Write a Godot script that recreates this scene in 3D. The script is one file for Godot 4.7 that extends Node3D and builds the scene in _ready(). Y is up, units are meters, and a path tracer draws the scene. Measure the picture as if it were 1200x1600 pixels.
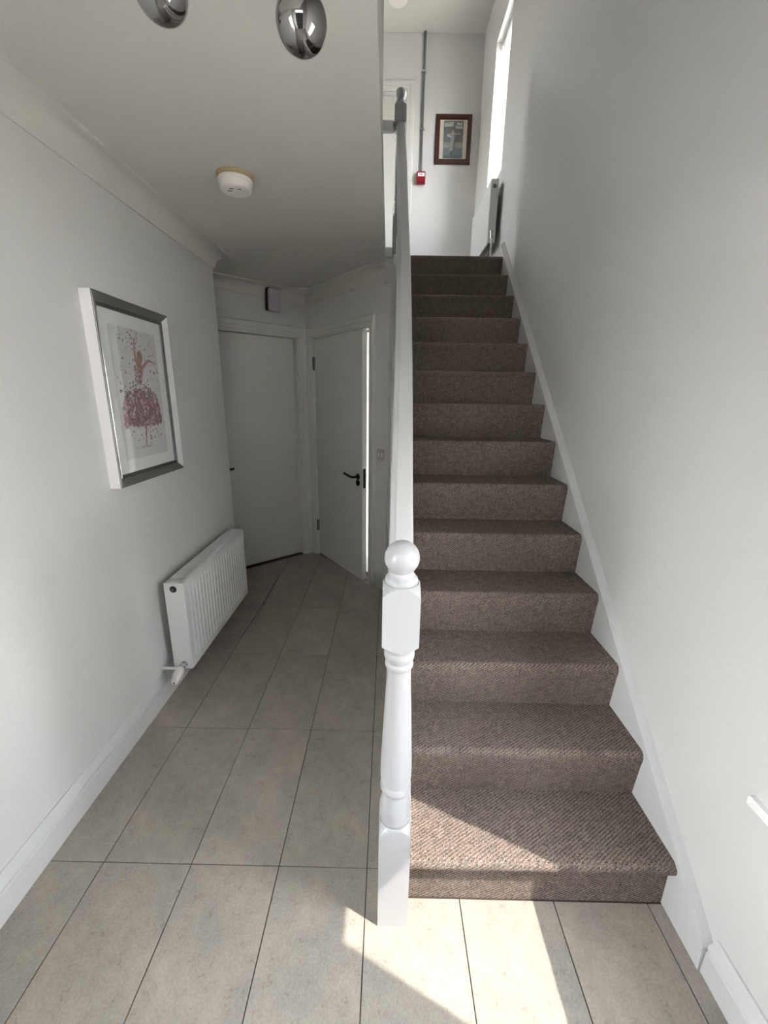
extends Node3D

# Hall with a carpeted staircase. x right, y up, z towards the camera; metres.

const UP := Vector3.UP
const RISE := 0.19
const GO := 0.2175
const LANDING := 2.66
const CEIL := 2.42
const HIGH := 5.16
const SMOOTH := 38.0

var M := {}
var names := {}
var rng := RandomNumberGenerator.new()

# the two skewed walls at the end of the hall: corner, directions along them, directions into the hall
var corner := Vector3(-0.70, 0, -2.99)
var ud := Vector3(-0.74, 0, 0.673).normalized()
var vd := Vector3(0.64, 0, 0.768).normalized()
var ux: Transform3D   # x runs towards the corner, z into the hall
var vx: Transform3D   # x runs away from the corner, z into the hall


# ---------------------------------------------------------------- mesh building
class MB:
	var v := PackedVector3Array()

	func tri(a: Vector3, b: Vector3, c: Vector3) -> void:
		v.append(a); v.append(b); v.append(c)

	func quad(a: Vector3, b: Vector3, c: Vector3, d: Vector3) -> void:
		tri(a, b, c); tri(a, c, d)

	func start() -> int:
		return v.size()

	# turn a closed shape added since `from` so that its front faces run clockwise
	func close(from: int) -> void:
		var mid := Vector3.ZERO
		for i in range(from, v.size()):
			mid += v[i]
		mid /= maxi(1, v.size() - from)
		var vol := 0.0
		for i in range(from, v.size(), 3):
			vol += (v[i] - mid).dot((v[i + 1] - mid).cross(v[i + 2] - mid))
		if vol > 0.0:
			for i in range(from, v.size(), 3):
				var t := v[i + 1]
				v[i + 1] = v[i + 2]
				v[i + 2] = t

	func box(a: Vector3, b: Vector3, bev := 0.0, xf := Transform3D()) -> MB:
		var from := start()
		var c := (a + b) / 2.0
		var h := ((b - a) / 2.0).abs()
		var e := minf(bev, minf(h.x, minf(h.y, h.z)) * 0.98)
		if e <= 0.0:
			for ax in 3:
				for s in [-1.0, 1.0]:
					var q := []
					for k in [[-1, -1], [1, -1], [1, 1], [-1, 1]]:
						var p := Vector3.ZERO
						p[ax] = s * h[ax]
						p[(ax + 1) % 3] = k[0] * h[(ax + 1) % 3] * s
						p[(ax + 2) % 3] = k[1] * h[(ax + 2) % 3]
						q.append(xf * (c + p))
					quad(q[0], q[1], q[2], q[3])
		else:
			var pt := func(s: Array, ax: int) -> Vector3:
				var p := Vector3(s[0] * h.x, s[1] * h.y, s[2] * h.z)
				for k in 3:
					if k != ax:
						p[k] -= s[k] * e
				return xf * (c + p)
			var mid := xf * c
			var face := func(q: Array) -> void:
				for k in range(1, q.size() - 1):
					var a1: Vector3 = q[0]
					var b1: Vector3 = q[k]
					var c1: Vector3 = q[k + 1]
					if (b1 - a1).cross(c1 - a1).dot(a1 - mid) > 0.0:
						tri(a1, c1, b1)
					else:
						tri(a1, b1, c1)
			for ax in 3:
				var i := (ax + 1) % 3
				var j := (ax + 2) % 3
				for s in [-1, 1]:
					var q := []
					for k in [[-1, -1], [1, -1], [1, 1], [-1, 1]]:
						var g := [0, 0, 0]
						g[ax] = s; g[i] = k[0]; g[j] = k[1]
						q.append(pt.call(g, ax))
					face.call(q)
				for si in [-1, 1]:
					for sj in [-1, 1]:
						var g := [0, 0, 0]
						g[i] = si; g[j] = sj
						g[ax] = -1
						var p0: Vector3 = pt.call(g, i)
						var p3: Vector3 = pt.call(g, j)
						g[ax] = 1
						face.call([p0, pt.call(g, i), pt.call(g, j), p3])
			for sx in [-1, 1]:
				for sy in [-1, 1]:
					for sz in [-1, 1]:
						var g := [sx, sy, sz]
						face.call([pt.call(g, 0), pt.call(g, 1), pt.call(g, 2)])
		if xf.basis.determinant() < 0.0 or e <= 0.0:
			close(from)
		return self

	# a closed outline carried along rows of points: rows[i][j]
	func skin(rows: Array, caps := true, ring := false) -> MB:
		var from := start()
		var n: int = rows[0].size()
		var m := rows.size()
		for i in (m if ring else m - 1):
			var a: Array = rows[i]
			var b: Array = rows[(i + 1) % m]
			for j in n:
				var k := (j + 1) % n
				if a[j].is_equal_approx(a[k]):
					tri(a[j], b[k], b[j])
				elif b[j].is_equal_approx(b[k]):
					tri(a[j], a[k], b[j])
				else:
					quad(a[j], a[k], b[k], b[j])
		if caps and not ring:
			for s in [0, m - 1]:
				var mid := Vector3.ZERO
				for p in rows[s]:
					mid += p
				mid /= n
				for j in n:
					var k := (j + 1) % n
					if s == 0:
						tri(mid, rows[s][k], rows[s][j])
					else:
						tri(mid, rows[s][j], rows[s][k])
		close(from)
		return self

	# flat outline (any shape) pushed from depth d0 to d1; place turns (x, y, depth) into a point
	func slab(poly: PackedVector2Array, place: Callable, d0: float, d1: float) -> MB:
		var from := start()
		var area := 0.0
		for i in poly.size():
			area += poly[i].cross(poly[(i + 1) % poly.size()])
		if area < 0.0:
			poly = poly.duplicate()
			poly.reverse()
		var t := Geometry2D.triangulate_polygon(poly)
		for i in range(0, t.size(), 3):
			var a := poly[t[i]]
			var b := poly[t[i + 1]]
			var c := poly[t[i + 2]]
			if (b - a).cross(c - a) < 0.0:
				var s := b
				b = c
				c = s
			tri(place.call(a, d0), place.call(c, d0), place.call(b, d0))
			tri(place.call(a, d1), place.call(b, d1), place.call(c, d1))
		for i in poly.size():
			var a := poly[i]
			var b := poly[(i + 1) % poly.size()]
			quad(place.call(a, d0), place.call(b, d0), place.call(b, d1), place.call(a, d1))
		close(from)
		return self

	# a moulding: profile points (across, up) carried along a flat path with mitred corners
	func mould(path: PackedVector2Array, profile: PackedVector2Array, place: Callable, ring := false) -> MB:
		var from := start()
		var rows := []
		var m := path.size()
		for i in m:
			var p := path[i]
			var d0 := (p - path[(i - 1 + m) % m]).normalized()
			var d1 := (path[(i + 1) % m] - p).normalized()
			if not ring and i == 0:
				d0 = d1
			if not ring and i == m - 1:
				d1 = d0
			var n0 := Vector2(-d0.y, d0.x)
			var n1 := Vector2(-d1.y, d1.x)
			var w := (n0 + n1).normalized()
			w /= maxf(0.2, w.dot(n0))
			var row := []
			for q in profile:
				row.append(place.call(p + w * q.x, q.y))
			rows.append(row)
		var n := profile.size()
		for i in (m if ring else m - 1):
			for j in n:
				var k := (j + 1) % n
				quad(rows[i][j], rows[i][k], rows[(i + 1) % m][k], rows[(i + 1) % m][j])
		if not ring:
			var area := 0.0
			for i in n:
				area += profile[i].cross(profile[(i + 1) % n])
			var t := Geometry2D.triangulate_polygon(profile)
			for i in range(0, t.size(), 3):
				var a := t[i]
				var b := t[i + 1]
				var c := t[i + 2]
				if (profile[b] - profile[a]).cross(profile[c] - profile[a]) * area < 0.0:
					var s := b
					b = c
					c = s
				tri(rows[0][a], rows[0][c], rows[0][b])
				tri(rows[m - 1][a], rows[m - 1][b], rows[m - 1][c])
		close(from)
		return self

	# turned shape about y: (height, radius); with side > 0 it is cut from a square post of that half side
	func lathe(prof: Array, segs := 32, side := 0.0, xf := Transform3D()) -> MB:
		var rows := []
		for p in prof:
			var row := []
			for j in segs:
				var t := TAU * j / segs
				var r: float = p[1]
				if side > 0.0:
					r = minf(r, side / maxf(absf(cos(t)), absf(sin(t))))
				row.append(xf * Vector3(cos(t) * maxf(r, 1e-5), p[0], sin(t) * maxf(r, 1e-5)))
			rows.append(row)
		return skin(rows)

	func tube(pts: Array, r: float, segs := 12) -> MB:
		var rows := []
		for i in pts.size():
			var d: Vector3 = (pts[mini(i + 1, pts.size() - 1)] - pts[maxi(i - 1, 0)]).normalized()
			var side := d.cross(Vector3(0.31, 0.2, 0.93) if absf(d.z) < 0.9 else Vector3(0.1, 1, 0)).normalized()
			var other := d.cross(side)
			var row := []
			for j in segs:
				var t := TAU * j / segs
				row.append(pts[i] + (side * cos(t) + other * sin(t)) * r)
			rows.append(row)
		return skin(rows)

	# all shapes so far as one mesh, edges blunter than `angle` smoothed
	func mesh(angle := SMOOTH) -> ArrayMesh:
		var n := PackedVector3Array()
		n.resize(v.size())
		var at := {}
		var lim := cos(deg_to_rad(angle))
		var fn := PackedVector3Array()
		for i in range(0, v.size(), 3):
			var f := (v[i + 2] - v[i]).cross(v[i + 1] - v[i])
			fn.append(f)
			for k in 3:
				var key := Vector3i((v[i + k] * 20000.0).round())
				if not at.has(key):
					at[key] = []
				at[key].append(i / 3)
		for i in v.size():
			var own := fn[i / 3].normalized()
			var sum := Vector3.ZERO
			for f in at[Vector3i((v[i] * 20000.0).round())]:
				if own.dot(fn[f].normalized()) > lim:
					sum += fn[f]
			n[i] = sum.normalized() if sum.length() > 0.0 else own
		var arr := []
		arr.resize(Mesh.ARRAY_MAX)
		arr[Mesh.ARRAY_VERTEX] = v
		arr[Mesh.ARRAY_NORMAL] = n
		var am := ArrayMesh.new()
		am.add_surface_from_arrays(Mesh.PRIMITIVE_TRIANGLES, arr)
		return am


# ---------------------------------------------------------------- objects
func numbered(called: String) -> String:
	var k: int = names.get(called, 0)
	names[called] = k + 1
	return called if k == 0 else "%s_%03d" % [called, k]


func thing(called: String, label: String, category: String, at := Vector3.ZERO, group := "") -> Node3D:
	var o := Node3D.new()
	o.name = numbered(called)
	add_child(o)
	o.position = at
	tag(o, label, category, group)
	return o


func tag(o: Node, label: String, category: String, group := "", kind := "") -> void:
	if label: o.set_meta("label", label)
	if category: o.set_meta("category", category)
	if group: o.set_meta("group", group)
	if kind: o.set_meta("kind", kind)


# one named mesh under `parent`; its shape is given in world axes and moved to the parent's
func part(called: String, b: MB, mat: Material, parent: Node3D, label := "", angle := SMOOTH) -> MeshInstance3D:
	var o := MeshInstance3D.new()
	o.name = called
	var base := base_of(parent)
	if base != Vector3.ZERO:
		for i in b.v.size():
			b.v[i] -= base
	o.mesh = b.mesh(angle)
	o.material_override = mat
	o.cast_shadow = GeometryInstance3D.SHADOW_CASTING_SETTING_ON
	parent.add_child(o, true)
	if label: o.set_meta("label", label)
	return o


func base_of(node: Node) -> Vector3:
	var sum := Vector3.ZERO
	while node is Node3D and node != self:
		sum += (node as Node3D).position
		node = node.get_parent()
	return sum


func structure(called: String, b: MB, mat: Material, label: String, category: String) -> MeshInstance3D:
	var o := part(called, b, mat, self)
	tag(o, label, category, "", "structure")
	return o


func plane_xz(p: Vector2, h: float) -> Vector3:
	return Vector3(p.x, h, p.y)


func P(a: Array) -> PackedVector2Array:
	var out := PackedVector2Array()
	for i in range(0, a.size(), 2):
		out.append(Vector2(a[i], a[i + 1]))
	return out


# ---------------------------------------------------------------- materials
func plain(col: Color, rough := 0.6, metal := 0.0, spec := 0.5) -> StandardMaterial3D:
	var m := StandardMaterial3D.new()
	m.albedo_color = col
	m.roughness = rough
	m.metallic = metal
	m.metallic_specular = spec
	return m


func fbm(size: int, freq: float, oct: int, sd: int) -> Image:
	var n := FastNoiseLite.new()
	n.seed = sd
	n.frequency = freq
	n.fractal_octaves = oct
	n.noise_type = FastNoiseLite.TYPE_SIMPLEX_SMOOTH
	return n.get_seamless_image(size, size)


func make_materials() -> void:
	# wall paint with the fine stipple of a roller
	var stipple := ImageTexture.create_from_image(fbm(256, 0.09, 3, 5))
	for w in [["wall", Color8(210, 209, 206), 0.55, 0.035], ["ceiling", Color8(208, 206, 198), 0.75, 0.05], ["gloss", Color8(208, 208, 206), 0.28, 0.0], ["satin", Color8(207, 206, 199), 0.42, 0.0]]:
		var m := plain(w[1], w[2])
		if w[3] > 0.0:
			m.heightmap_enabled = true
			m.heightmap_texture = stipple
			m.heightmap_scale = w[3]
			m.uv1_triplanar = true
			m.uv1_world_triplanar = true
			m.uv1_scale = Vector3.ONE * 4.0
		M[w[0]] = m
	# stone-look floor tiles
	var coarse := fbm(512, 0.006, 5, 11)
	var mid := fbm(512, 0.03, 4, 23)
	var fine := fbm(512, 0.16, 3, 37)
	var im := Image.create(512, 512, false, Image.FORMAT_RGB8)
	var bump := Image.create(512, 512, false, Image.FORMAT_L8)
	for y in 512:
		for x in 512:
			var c := coarse.get_pixel(x, y).r
			var d := mid.get_pixel(x, y).r
			var f := fine.get_pixel(x, y).r
			var t := clampf(0.45 * c + 0.35 * d + 0.2 * f, 0, 1)
			var k := 0.86 + 0.24 * t + 0.10 * (f - 0.5)
			if d < 0.24 and f < 0.45:
				k *= 0.93
			im.set_pixel(x, y, Color(0.625 * k + 0.012 * (c - 0.5), 0.594 * k, 0.552 * k - 0.014 * (c - 0.5)))
			bump.set_pixel(x, y, Color(f * 0.6 + d * 0.4, 0, 0))
	var tex := ImageTexture.create_from_image(im)
	var btex := ImageTexture.create_from_image(bump)
	for i in 4:
		var m := plain([Color(1, 1, 1), Color(0.985, 0.985, 0.985), Color(0.99, 0.985, 0.98), Color(0.975, 0.977, 0.975)][i], 0.5)
		m.albedo_texture = tex
		m.heightmap_enabled = true
		m.heightmap_texture = btex
		m.heightmap_scale = 0.03
		m.uv1_triplanar = true
		m.uv1_world_triplanar = true
		m.uv1_scale = Vector3.ONE * 1.25
		m.uv1_offset = Vector3(0.37 * i, 0.21 * i, 0.53 * i)
		M["tile%d" % i] = m
	M.joint = plain(Color8(70, 60, 52), 0.9)
	# ribbed loop-pile carpet: slanting rows of loops
	var g0 := RandomNumberGenerator.new()
	g0.seed = 3
	var rnd := PackedFloat32Array()
	for i in 512 * 512:
		rnd.append(g0.randf_range(-1, 1))
	var big := fbm(512, 0.012, 3, 71)
	var ci := Image.create(512, 512, false, Image.FORMAT_RGB8)
	var ch := Image.create(512, 512, false, Image.FORMAT_L8)
	for y in 512:
		for x in 512:
			var u := x / 512.0
			var w := y / 512.0
			var row := 14.0 * u + 22.0 * w
			var along := 40.0 * u - 26.0 * w
			var grain := (rnd[y * 512 + x] + rnd[y * 512 + (x + 1) % 512] + rnd[((y + 1) % 512) * 512 + x] + rnd[((y + 1) % 512) * 512 + (x + 1) % 512]) * 0.5
			var rib := 0.5 + 0.5 * cos(TAU * row)
			var loop := 0.5 + 0.5 * cos(TAU * (along + 0.5 * floorf(row + 0.5)))
			var h := clampf(0.34 * rib + 0.26 * rib * loop + 0.22 + 0.55 * grain, 0, 1)
			var b := big.get_pixel(x, y).r
			var k := (0.36 + 0.62 * h + 0.30 * grain) * (0.88 + 0.24 * b)
			k = clampf(k, 0.10, 1.0)
			ci.set_pixel(x, y, Color(0.70 * k, 0.632 * k, 0.585 * k))
			ch.set_pixel(x, y, Color(h, 0, 0))
	var cm := plain(Color(1, 1, 1), 0.95, 0.0, 0.15)
	cm.albedo_texture = ImageTexture.create_from_image(ci)
	cm.heightmap_enabled = true
	cm.heightmap_texture = ImageTexture.create_from_image(ch)
	cm.heightmap_scale = 0.16
	cm.uv1_triplanar = true
	cm.uv1_world_triplanar = true
	cm.uv1_scale = Vector3.ONE / 0.235
	cm.uv1_triplanar_sharpness = 6.0
	M.carpet = cm
	# wood of the small frame
	var wn := fbm(256, 0.02, 4, 91)
	var wi := Image.create(256, 256, false, Image.FORMAT_RGB8)
	for y in 256:
		for x in 256:
			var k := 0.75 + 0.5 * wn.get_pixel(x, (y * 6) % 256).r
			wi.set_pixel(x, y, Color(0.25 * k, 0.095 * k, 0.058 * k))
	M.wood = plain(Color(1, 1, 1), 0.35)
	M.wood.albedo_texture = ImageTexture.create_from_image(wi)
	M.wood.uv1_triplanar = true
	M.wood.uv1_scale = Vector3.ONE * 3.0
	M.post = plain(Color8(166, 166, 166), 0.3)  # white gloss paint, darkened to offset strong window light on the posts
	M.rail = plain(Color8(184, 184, 182), 0.3)  # same white paint, darkened less to suit the light on the handrail
	M.radiator = plain(Color8(214, 214, 212), 0.3)
	M.chrome = plain(Color(0.8, 0.8, 0.8), 0.12, 1.0)
	M.smoked = plain(Color(0.62, 0.615, 0.61), 0.035, 1.0)
	M.dark_metal = plain(Color(0.2, 0.18, 0.15), 0.35, 0.9)
	M.mirror = plain(Color(0.72, 0.73, 0.74), 0.08, 1.0)
	M.pale_reflection = plain(Color8(206, 206, 204), 0.2)  # upright mirror rails: the white they would reflect, put into the colour
	M.silver = plain(Color(0.55, 0.55, 0.56), 0.25, 1.0)
	M.white_plastic = plain(Color8(232, 226, 220), 0.4)
	M.ivory = plain(Color8(176, 158, 120), 0.8)
	M.lilac = plain(Color8(196, 186, 200), 0.5)
	M.black = plain(Color8(18, 18, 18), 0.6)
	M.steel = plain(Color8(104, 108, 110), 0.45, 0.35)
	M.red = plain(Color8(132, 6, 22), 0.35)
	M.label = plain(Color8(244, 240, 240), 0.5)
	M.mount = plain(Color8(236, 235, 232), 0.8)
	M.cream = plain(Color8(226, 218, 196), 0.8)
	M.switch = plain(Color8(182, 176, 168), 0.4, 0.1)
	M.front_door = plain(Color8(58, 60, 64), 0.45)
	M.sill = plain(Color8(240, 240, 238), 0.3)
	M.blind = plain(Color8(226, 226, 226), 0.8)
	M.print_white = plain(Color8(232, 232, 226), 0.7)
	var g := plain(Color(0.95, 0.98, 0.97, 0.06), 0.0)
	g.transparency = BaseMaterial3D.TRANSPARENCY_ALPHA
	M.glass = g
	M.ground = plain(Color8(176, 172, 164), 0.9)


# ---------------------------------------------------------------- room shell
# a wall as boxes round its holes; holes are [along0, y0, along1, y1]; axis 0: along x, axis 2: along z
func wall(b: MB, axis: int, along0: float, along1: float, y0: float, y1: float, near: float, far: float, holes: Array, xf := Transform3D()) -> MB:
	var cuts := [along0, along1]
	for h in holes:
		cuts.append(h[0]); cuts.append(h[2])
	cuts.sort()
	for i in cuts.size() - 1:
		if cuts[i + 1] - cuts[i] < 1e-4:
			continue
		var spans := [[y0, y1]]
		for h in holes:
			if h[0] < cuts[i + 1] - 1e-4 and h[2] > cuts[i] + 1e-4:
				var rest := []
				for s in spans:
					if h[1] > s[0] + 1e-4: rest.append([s[0], minf(h[1], s[1])])
					if h[3] < s[1] - 1e-4: rest.append([maxf(h[3], s[0]), s[1]])
				spans = rest
		for s in spans:
			var a := Vector3(cuts[i], s[0], near)
			var c := Vector3(cuts[i + 1], s[1], far)
			if axis == 2:
				a = Vector3(near, s[0], cuts[i])
				c = Vector3(far, s[1], cuts[i + 1])
			b.box(a, c, 0.0, xf)
	return b


func build_shell() -> void:
	var wm: Material = M.wall
	# floor: a bed with the joints, and every tile a piece on it
	var room := P([-1.095, 1.75, -1.095, -1.93, -1.80, -1.93, -1.80, -1.99, corner.x, corner.z, 0.064, -2.074, 0.064, 0.069, 0.131, 0.069, 0.131, 0.085, 0.96, 0.085, 0.96, 1.75])
	var bed := MB.new().box(Vector3(-2.1, -0.2, -4.5), Vector3(1.25, -0.0035, 2.45))
	var floor_node := structure("floor", bed, M.joint, "large taupe stone-look floor tiles of the hall with thin dark joints", "floor")
	for i in range(-6, 5):
		for j in range(-4, 6):
			var cell := P([0.3 * i + 0.0017, -0.6 * j - 0.0017, 0.3 * (i + 1) - 0.0017, -0.6 * j - 0.0017, 0.3 * (i + 1) - 0.0017, -0.6 * (j + 1) + 0.0017, 0.3 * i + 0.0017, -0.6 * (j + 1) + 0.0017])
			for poly in Geometry2D.intersect_polygons(cell, room):
				if poly.size() < 3:
					continue
				var t := MB.new().slab(poly, plane_xz, -0.012, 0.0)
				if t.v.size() > 0:
					part("tile", t, M["tile%d" % rng.randi_range(0, 3)], floor_node)
	# walls
	structure("wall_left", wall(MB.new(), 2, -1.93, 1.90, -0.2, CEIL + 0.02, -1.25, -1.10, [[0.92, 0.45, 1.56, 1.95]]), wm, "white painted wall on the left with the dancer picture and ribbed radiator", "wall")
	structure("wall_recess", MB.new().box(Vector3(-2.1, -0.2, -1.93), Vector3(-1.25, CEIL + 0.02, -1.80)).box(Vector3(-1.95, -0.2, -2.2), Vector3(-1.80, CEIL + 0.02, -1.93)), wm, "white wall turning behind the end of the left wall beside the closed door", "wall")
	structure("wall_back_left", wall(MB.new(), 0, -1.62, 0.13, -0.2, CEIL + 0.02, -0.13, 0.0, [[-0.95, -0.2, -0.11, 2.05]], ux), wm, "shadowed white wall around the closed door under the cornice", "wall")
	structure("wall_back_right", wall(MB.new(), 0, 0.0, 1.158, -0.2, 2.30, -0.13, 0.0, [[0.085, -0.2, 0.938, 2.05]], vx).box(Vector3(0, 2.30, -0.13), Vector3(1.10, CEIL + 0.02, 0.0), 0.0, vx), wm, "shadowed white wall around the door that stands ajar", "wall")
	var right := wall(MB.new(), 2, -4.5, 1.90, -0.2, HIGH + 0.1, 0.975, 1.20, [[0.291, 0.58, 0.83, 1.79], [-3.74, 3.45, -3.18, 4.68]])
	structure("wall_right", right, wm, "tall smooth white wall along the right of the stairs up to the landing", "wall")
	structure("wall_front", wall(MB.new(), 0, -1.25, 1.25, -0.2, HIGH + 0.1, 1.75, 1.90, [[-0.62, -0.2, 0.42, 2.30]]), wm, "white front wall of the hall behind the viewer", "wall")
	structure("wall_landing", wall(MB.new(), 0, -2.1, 1.20, CEIL, HIGH + 0.1, -4.5, -4.37, [[-0.66, 2.66, 0.169, 4.668]]), wm, "bright white end wall of the upper landing with poster and red call point", "wall")
	structure("wall_stairwell", MB.new().box(Vector3(-0.12, CEIL + 0.001, -0.93), Vector3(0.0028, HIGH + 0.1, 1.75)).box(Vector3(-2.1, CEIL + 0.05, -0.93), Vector3(-0.12, HIGH + 0.1, -0.81)), wm, "white upper wall left of the stairwell above the hall ceiling edge", "wall")
	structure("wall_landing_side", wall(MB.new(), 2, -4.5, -0.81, CEIL, HIGH + 0.1, -2.1, -1.95, [[-4.25, 3.3, -3.6, 4.4]]), wm, "white side wall at the far left of the landing", "wall")
	# the room behind the skewed walls, seen only as light through the open gap
	var back := wall(MB.new(), 0, -2.1, 1.20, -0.2, CEIL, -4.5, -4.37, [])
	wall(back, 2, -4.37, -1.80, -0.2, CEIL, -2.1, -1.95, [[-4.3, 0.3, -2.5, 2.25]])
	structure("wall_rear_room", back, wm, "white outer wall of the bright room beyond the door that stands ajar", "wall")
	structure("floor_rear_room", MB.new().slab(P([-1.95, -4.37, 0.975, -4.37, 0.975, -2.95, 0.055, -2.27, -0.70, -3.17, -1.95, -2.05]), plane_xz, -0.0035, 0.002), M.mount, "pale floor of the bright room beyond the door that stands ajar", "floor")
	structure("ceiling", MB.new().box(Vector3(-2.1, CEIL, -2.80), Vector3(0.003, 2.60, 1.75)), M.ceiling, "low white ceiling of the hall ending at the stairwell edge", "ceiling")
	structure("ceiling_upper", MB.new().box(Vector3(-2.1, HIGH, -4.5), Vector3(1.20, HIGH + 0.2, 1.90)), M.ceiling, "white ceiling high above the stairs and landing", "ceiling")
	var land := MB.new().box(Vector3(-1.95, CEIL - 0.02, -4.37), Vector3(0.975, LANDING - 0.012, -2.78))
	land.box(Vector3(-0.04, 2.22, -2.79), Vector3(0.13, 2.62, -2.765))
	land.box(Vector3(0.003, 2.24, -2.80), Vector3(0.062, 2.30, -2.16))
	structure("floor_landing", land, M.gloss, "glossy white edge and floor of the upper landing at the top of the stairs", "floor")
	structure("trim_landing_carpet", MB.new().box(Vector3(-1.95, LANDING - 0.012, -4.37), Vector3(0.97, LANDING, -2.95)), M.carpet, "dark brown carpet on the upper landing", "carpet")
	structure("ground", MB.new().box(Vector3(-30, -0.4, -30), Vector3(30, -0.21, 30)), M.ground, "pale paving outside the house", "ground")

	# skirting boards
	var skirt := P([0, 0, 0.016, 0, 0.016, 0.092, 0.0135, 0.095, 0.0135, 0.104, 0.016, 0.108, 0.0145, 0.122, 0.009, 0.131, 0.0075, 0.142, 0.004, 0.148, 0, 0.148])
	structure("baseboard_left", MB.new().mould(P([-1.10, -1.93, -1.10, 1.75]), flip(skirt), plane_xz), M.gloss, "white moulded skirting board along the foot of the left wall", "skirting")
	var low := PackedVector2Array()
	for q in skirt:
		low.append(Vector2(q.x * 1.5, q.y * 0.87))
	structure("baseboard_right", MB.new().mould(P([0.975, 0.245, 0.975, 1.75]), low, plane_xz), M.gloss, "white moulded skirting board meeting the stair string at the right wall", "skirting")
	structure("baseboard_back", MB.new().mould(P(flat(vx, [[1.006, 0.0], [1.158, 0.0]])), flip(low), plane_xz), M.gloss, "short white skirting board beside the ajar door behind the newel", "skirting")
	# coves between walls and hall ceiling
	var cove := P([0, 0, 0, -0.092, 0.007, -0.092, 0.010, -0.086, 0.012, -0.080])
	for k in 7:
		var t := PI / 2.0 * k / 6.0
		cove.append(Vector2(0.080 - 0.066 * cos(t), -0.078 + 0.066 * sin(t)))
	cove.append_array(P([0.088, -0.011, 0.094, -0.008, 0.094, 0]))
	var top := func(p: Vector2, h: float) -> Vector3: return Vector3(p.x, CEIL + h, p.y)
	structure("trim_1", MB.new().mould(P([-1.80, -1.93, -1.10, -1.93, -1.10, 1.75]), flip(cove), top), M.ceiling, "white plaster cove along the top of the left wall", "cornice")
	var a := ux * Vector3(-1.55, 0, 0)
	var e := vx * Vector3(0.985, 0, 0)
	structure("trim_2", MB.new().mould(P([a.x, a.z, corner.x, corner.z, e.x, e.z, e.x + 0.10, e.z + 0.03]), flip_y(cove), top), M.ceiling, "white plaster cove above the two doors at the end of the hall", "cornice")


func flip(p: PackedVector2Array) -> PackedVector2Array:
	var out := PackedVector2Array()
	for q in p:
		out.append(Vector2(-q.x, q.y))
	return out


func flip_y(p: PackedVector2Array) -> PackedVector2Array:
	return p if true else flip(p)


func flat(xf: Transform3D, pts: Array) -> Array:
	var out := []
	for p in pts:
		var w := xf * Vector3(p[0], 0, p[1])
		out.append(w.x); out.append(w.z)
	return out


# ---------------------------------------------------------------- doors and windows
func architrave(w := 0.075) -> PackedVector2Array:
	var s := w / 0.075
	return P([0, 0, 0, 0.011, 0.004 * s, 0.014, 0.011 * s, 0.014, 0.014 * s, 0.018, 0.026 * s, 0.019, 0.032 * s, 0.016, 0.037 * s, 0.020, 0.052 * s, 0.025, 0.066 * s, 0.026, 0.072 * s, 0.023, 0.075 * s, 0.017, 0.075 * s, 0])


func casing(root: Node3D, xf: Transform3D, x0: float, x1: float, y0: float, top: float, w := 0.075, called := "door_casing") -> void:
	var place := func(p: Vector2, h: float) -> Vector3: return xf * Vector3(p.x, p.y, h)
	part(called, MB.new().mould(P([x0, y0, x0, top, x1, top, x1, y0]), architrave(w), place), M.satin, root)


# a lever handle on a leaf: rose and key rose, lever pointing to dir
func handle(root: Node3D, xf: Transform3D, x: float, y: float, dir: float, length := 0.13) -> void:
	var at := Transform3D(Basis(Vector3.RIGHT, PI / 2), Vector3(x, y, 0))
	var h := part("door_handle", MB.new().lathe([[0.0, 0.0255], [0.006, 0.0255], [0.009, 0.023], [0.009, 0.011], [0.03, 0.010], [0.034, 0.0]], 24, 0.0, xf * at), M.dark_metal, root)
	var pts := [Vector3(x, y, 0.028), Vector3(x, y, 0.046), Vector3(x + dir * 0.006, y, 0.054), Vector3(x + dir * 0.02, y - 0.001, 0.057), Vector3(x + dir * length * 0.5, y + 0.004, 0.058), Vector3(x + dir * length, y + 0.013, 0.056), Vector3(x + dir * (length + 0.006), y + 0.014, 0.055)]
	for i in pts.size():
		pts[i] = xf * pts[i]
	part("lever", MB.new().tube(pts, 0.0095, 12), M.dark_metal, h)
	at.origin.y -= 0.052
	part("key_rose", MB.new().lathe([[0.0, 0.0255], [0.006, 0.0255], [0.009, 0.023], [0.0095, 0.008], [0.007, 0.006], [0.007, 0.0]], 24, 0.0, xf * at), M.dark_metal, root)


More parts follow.
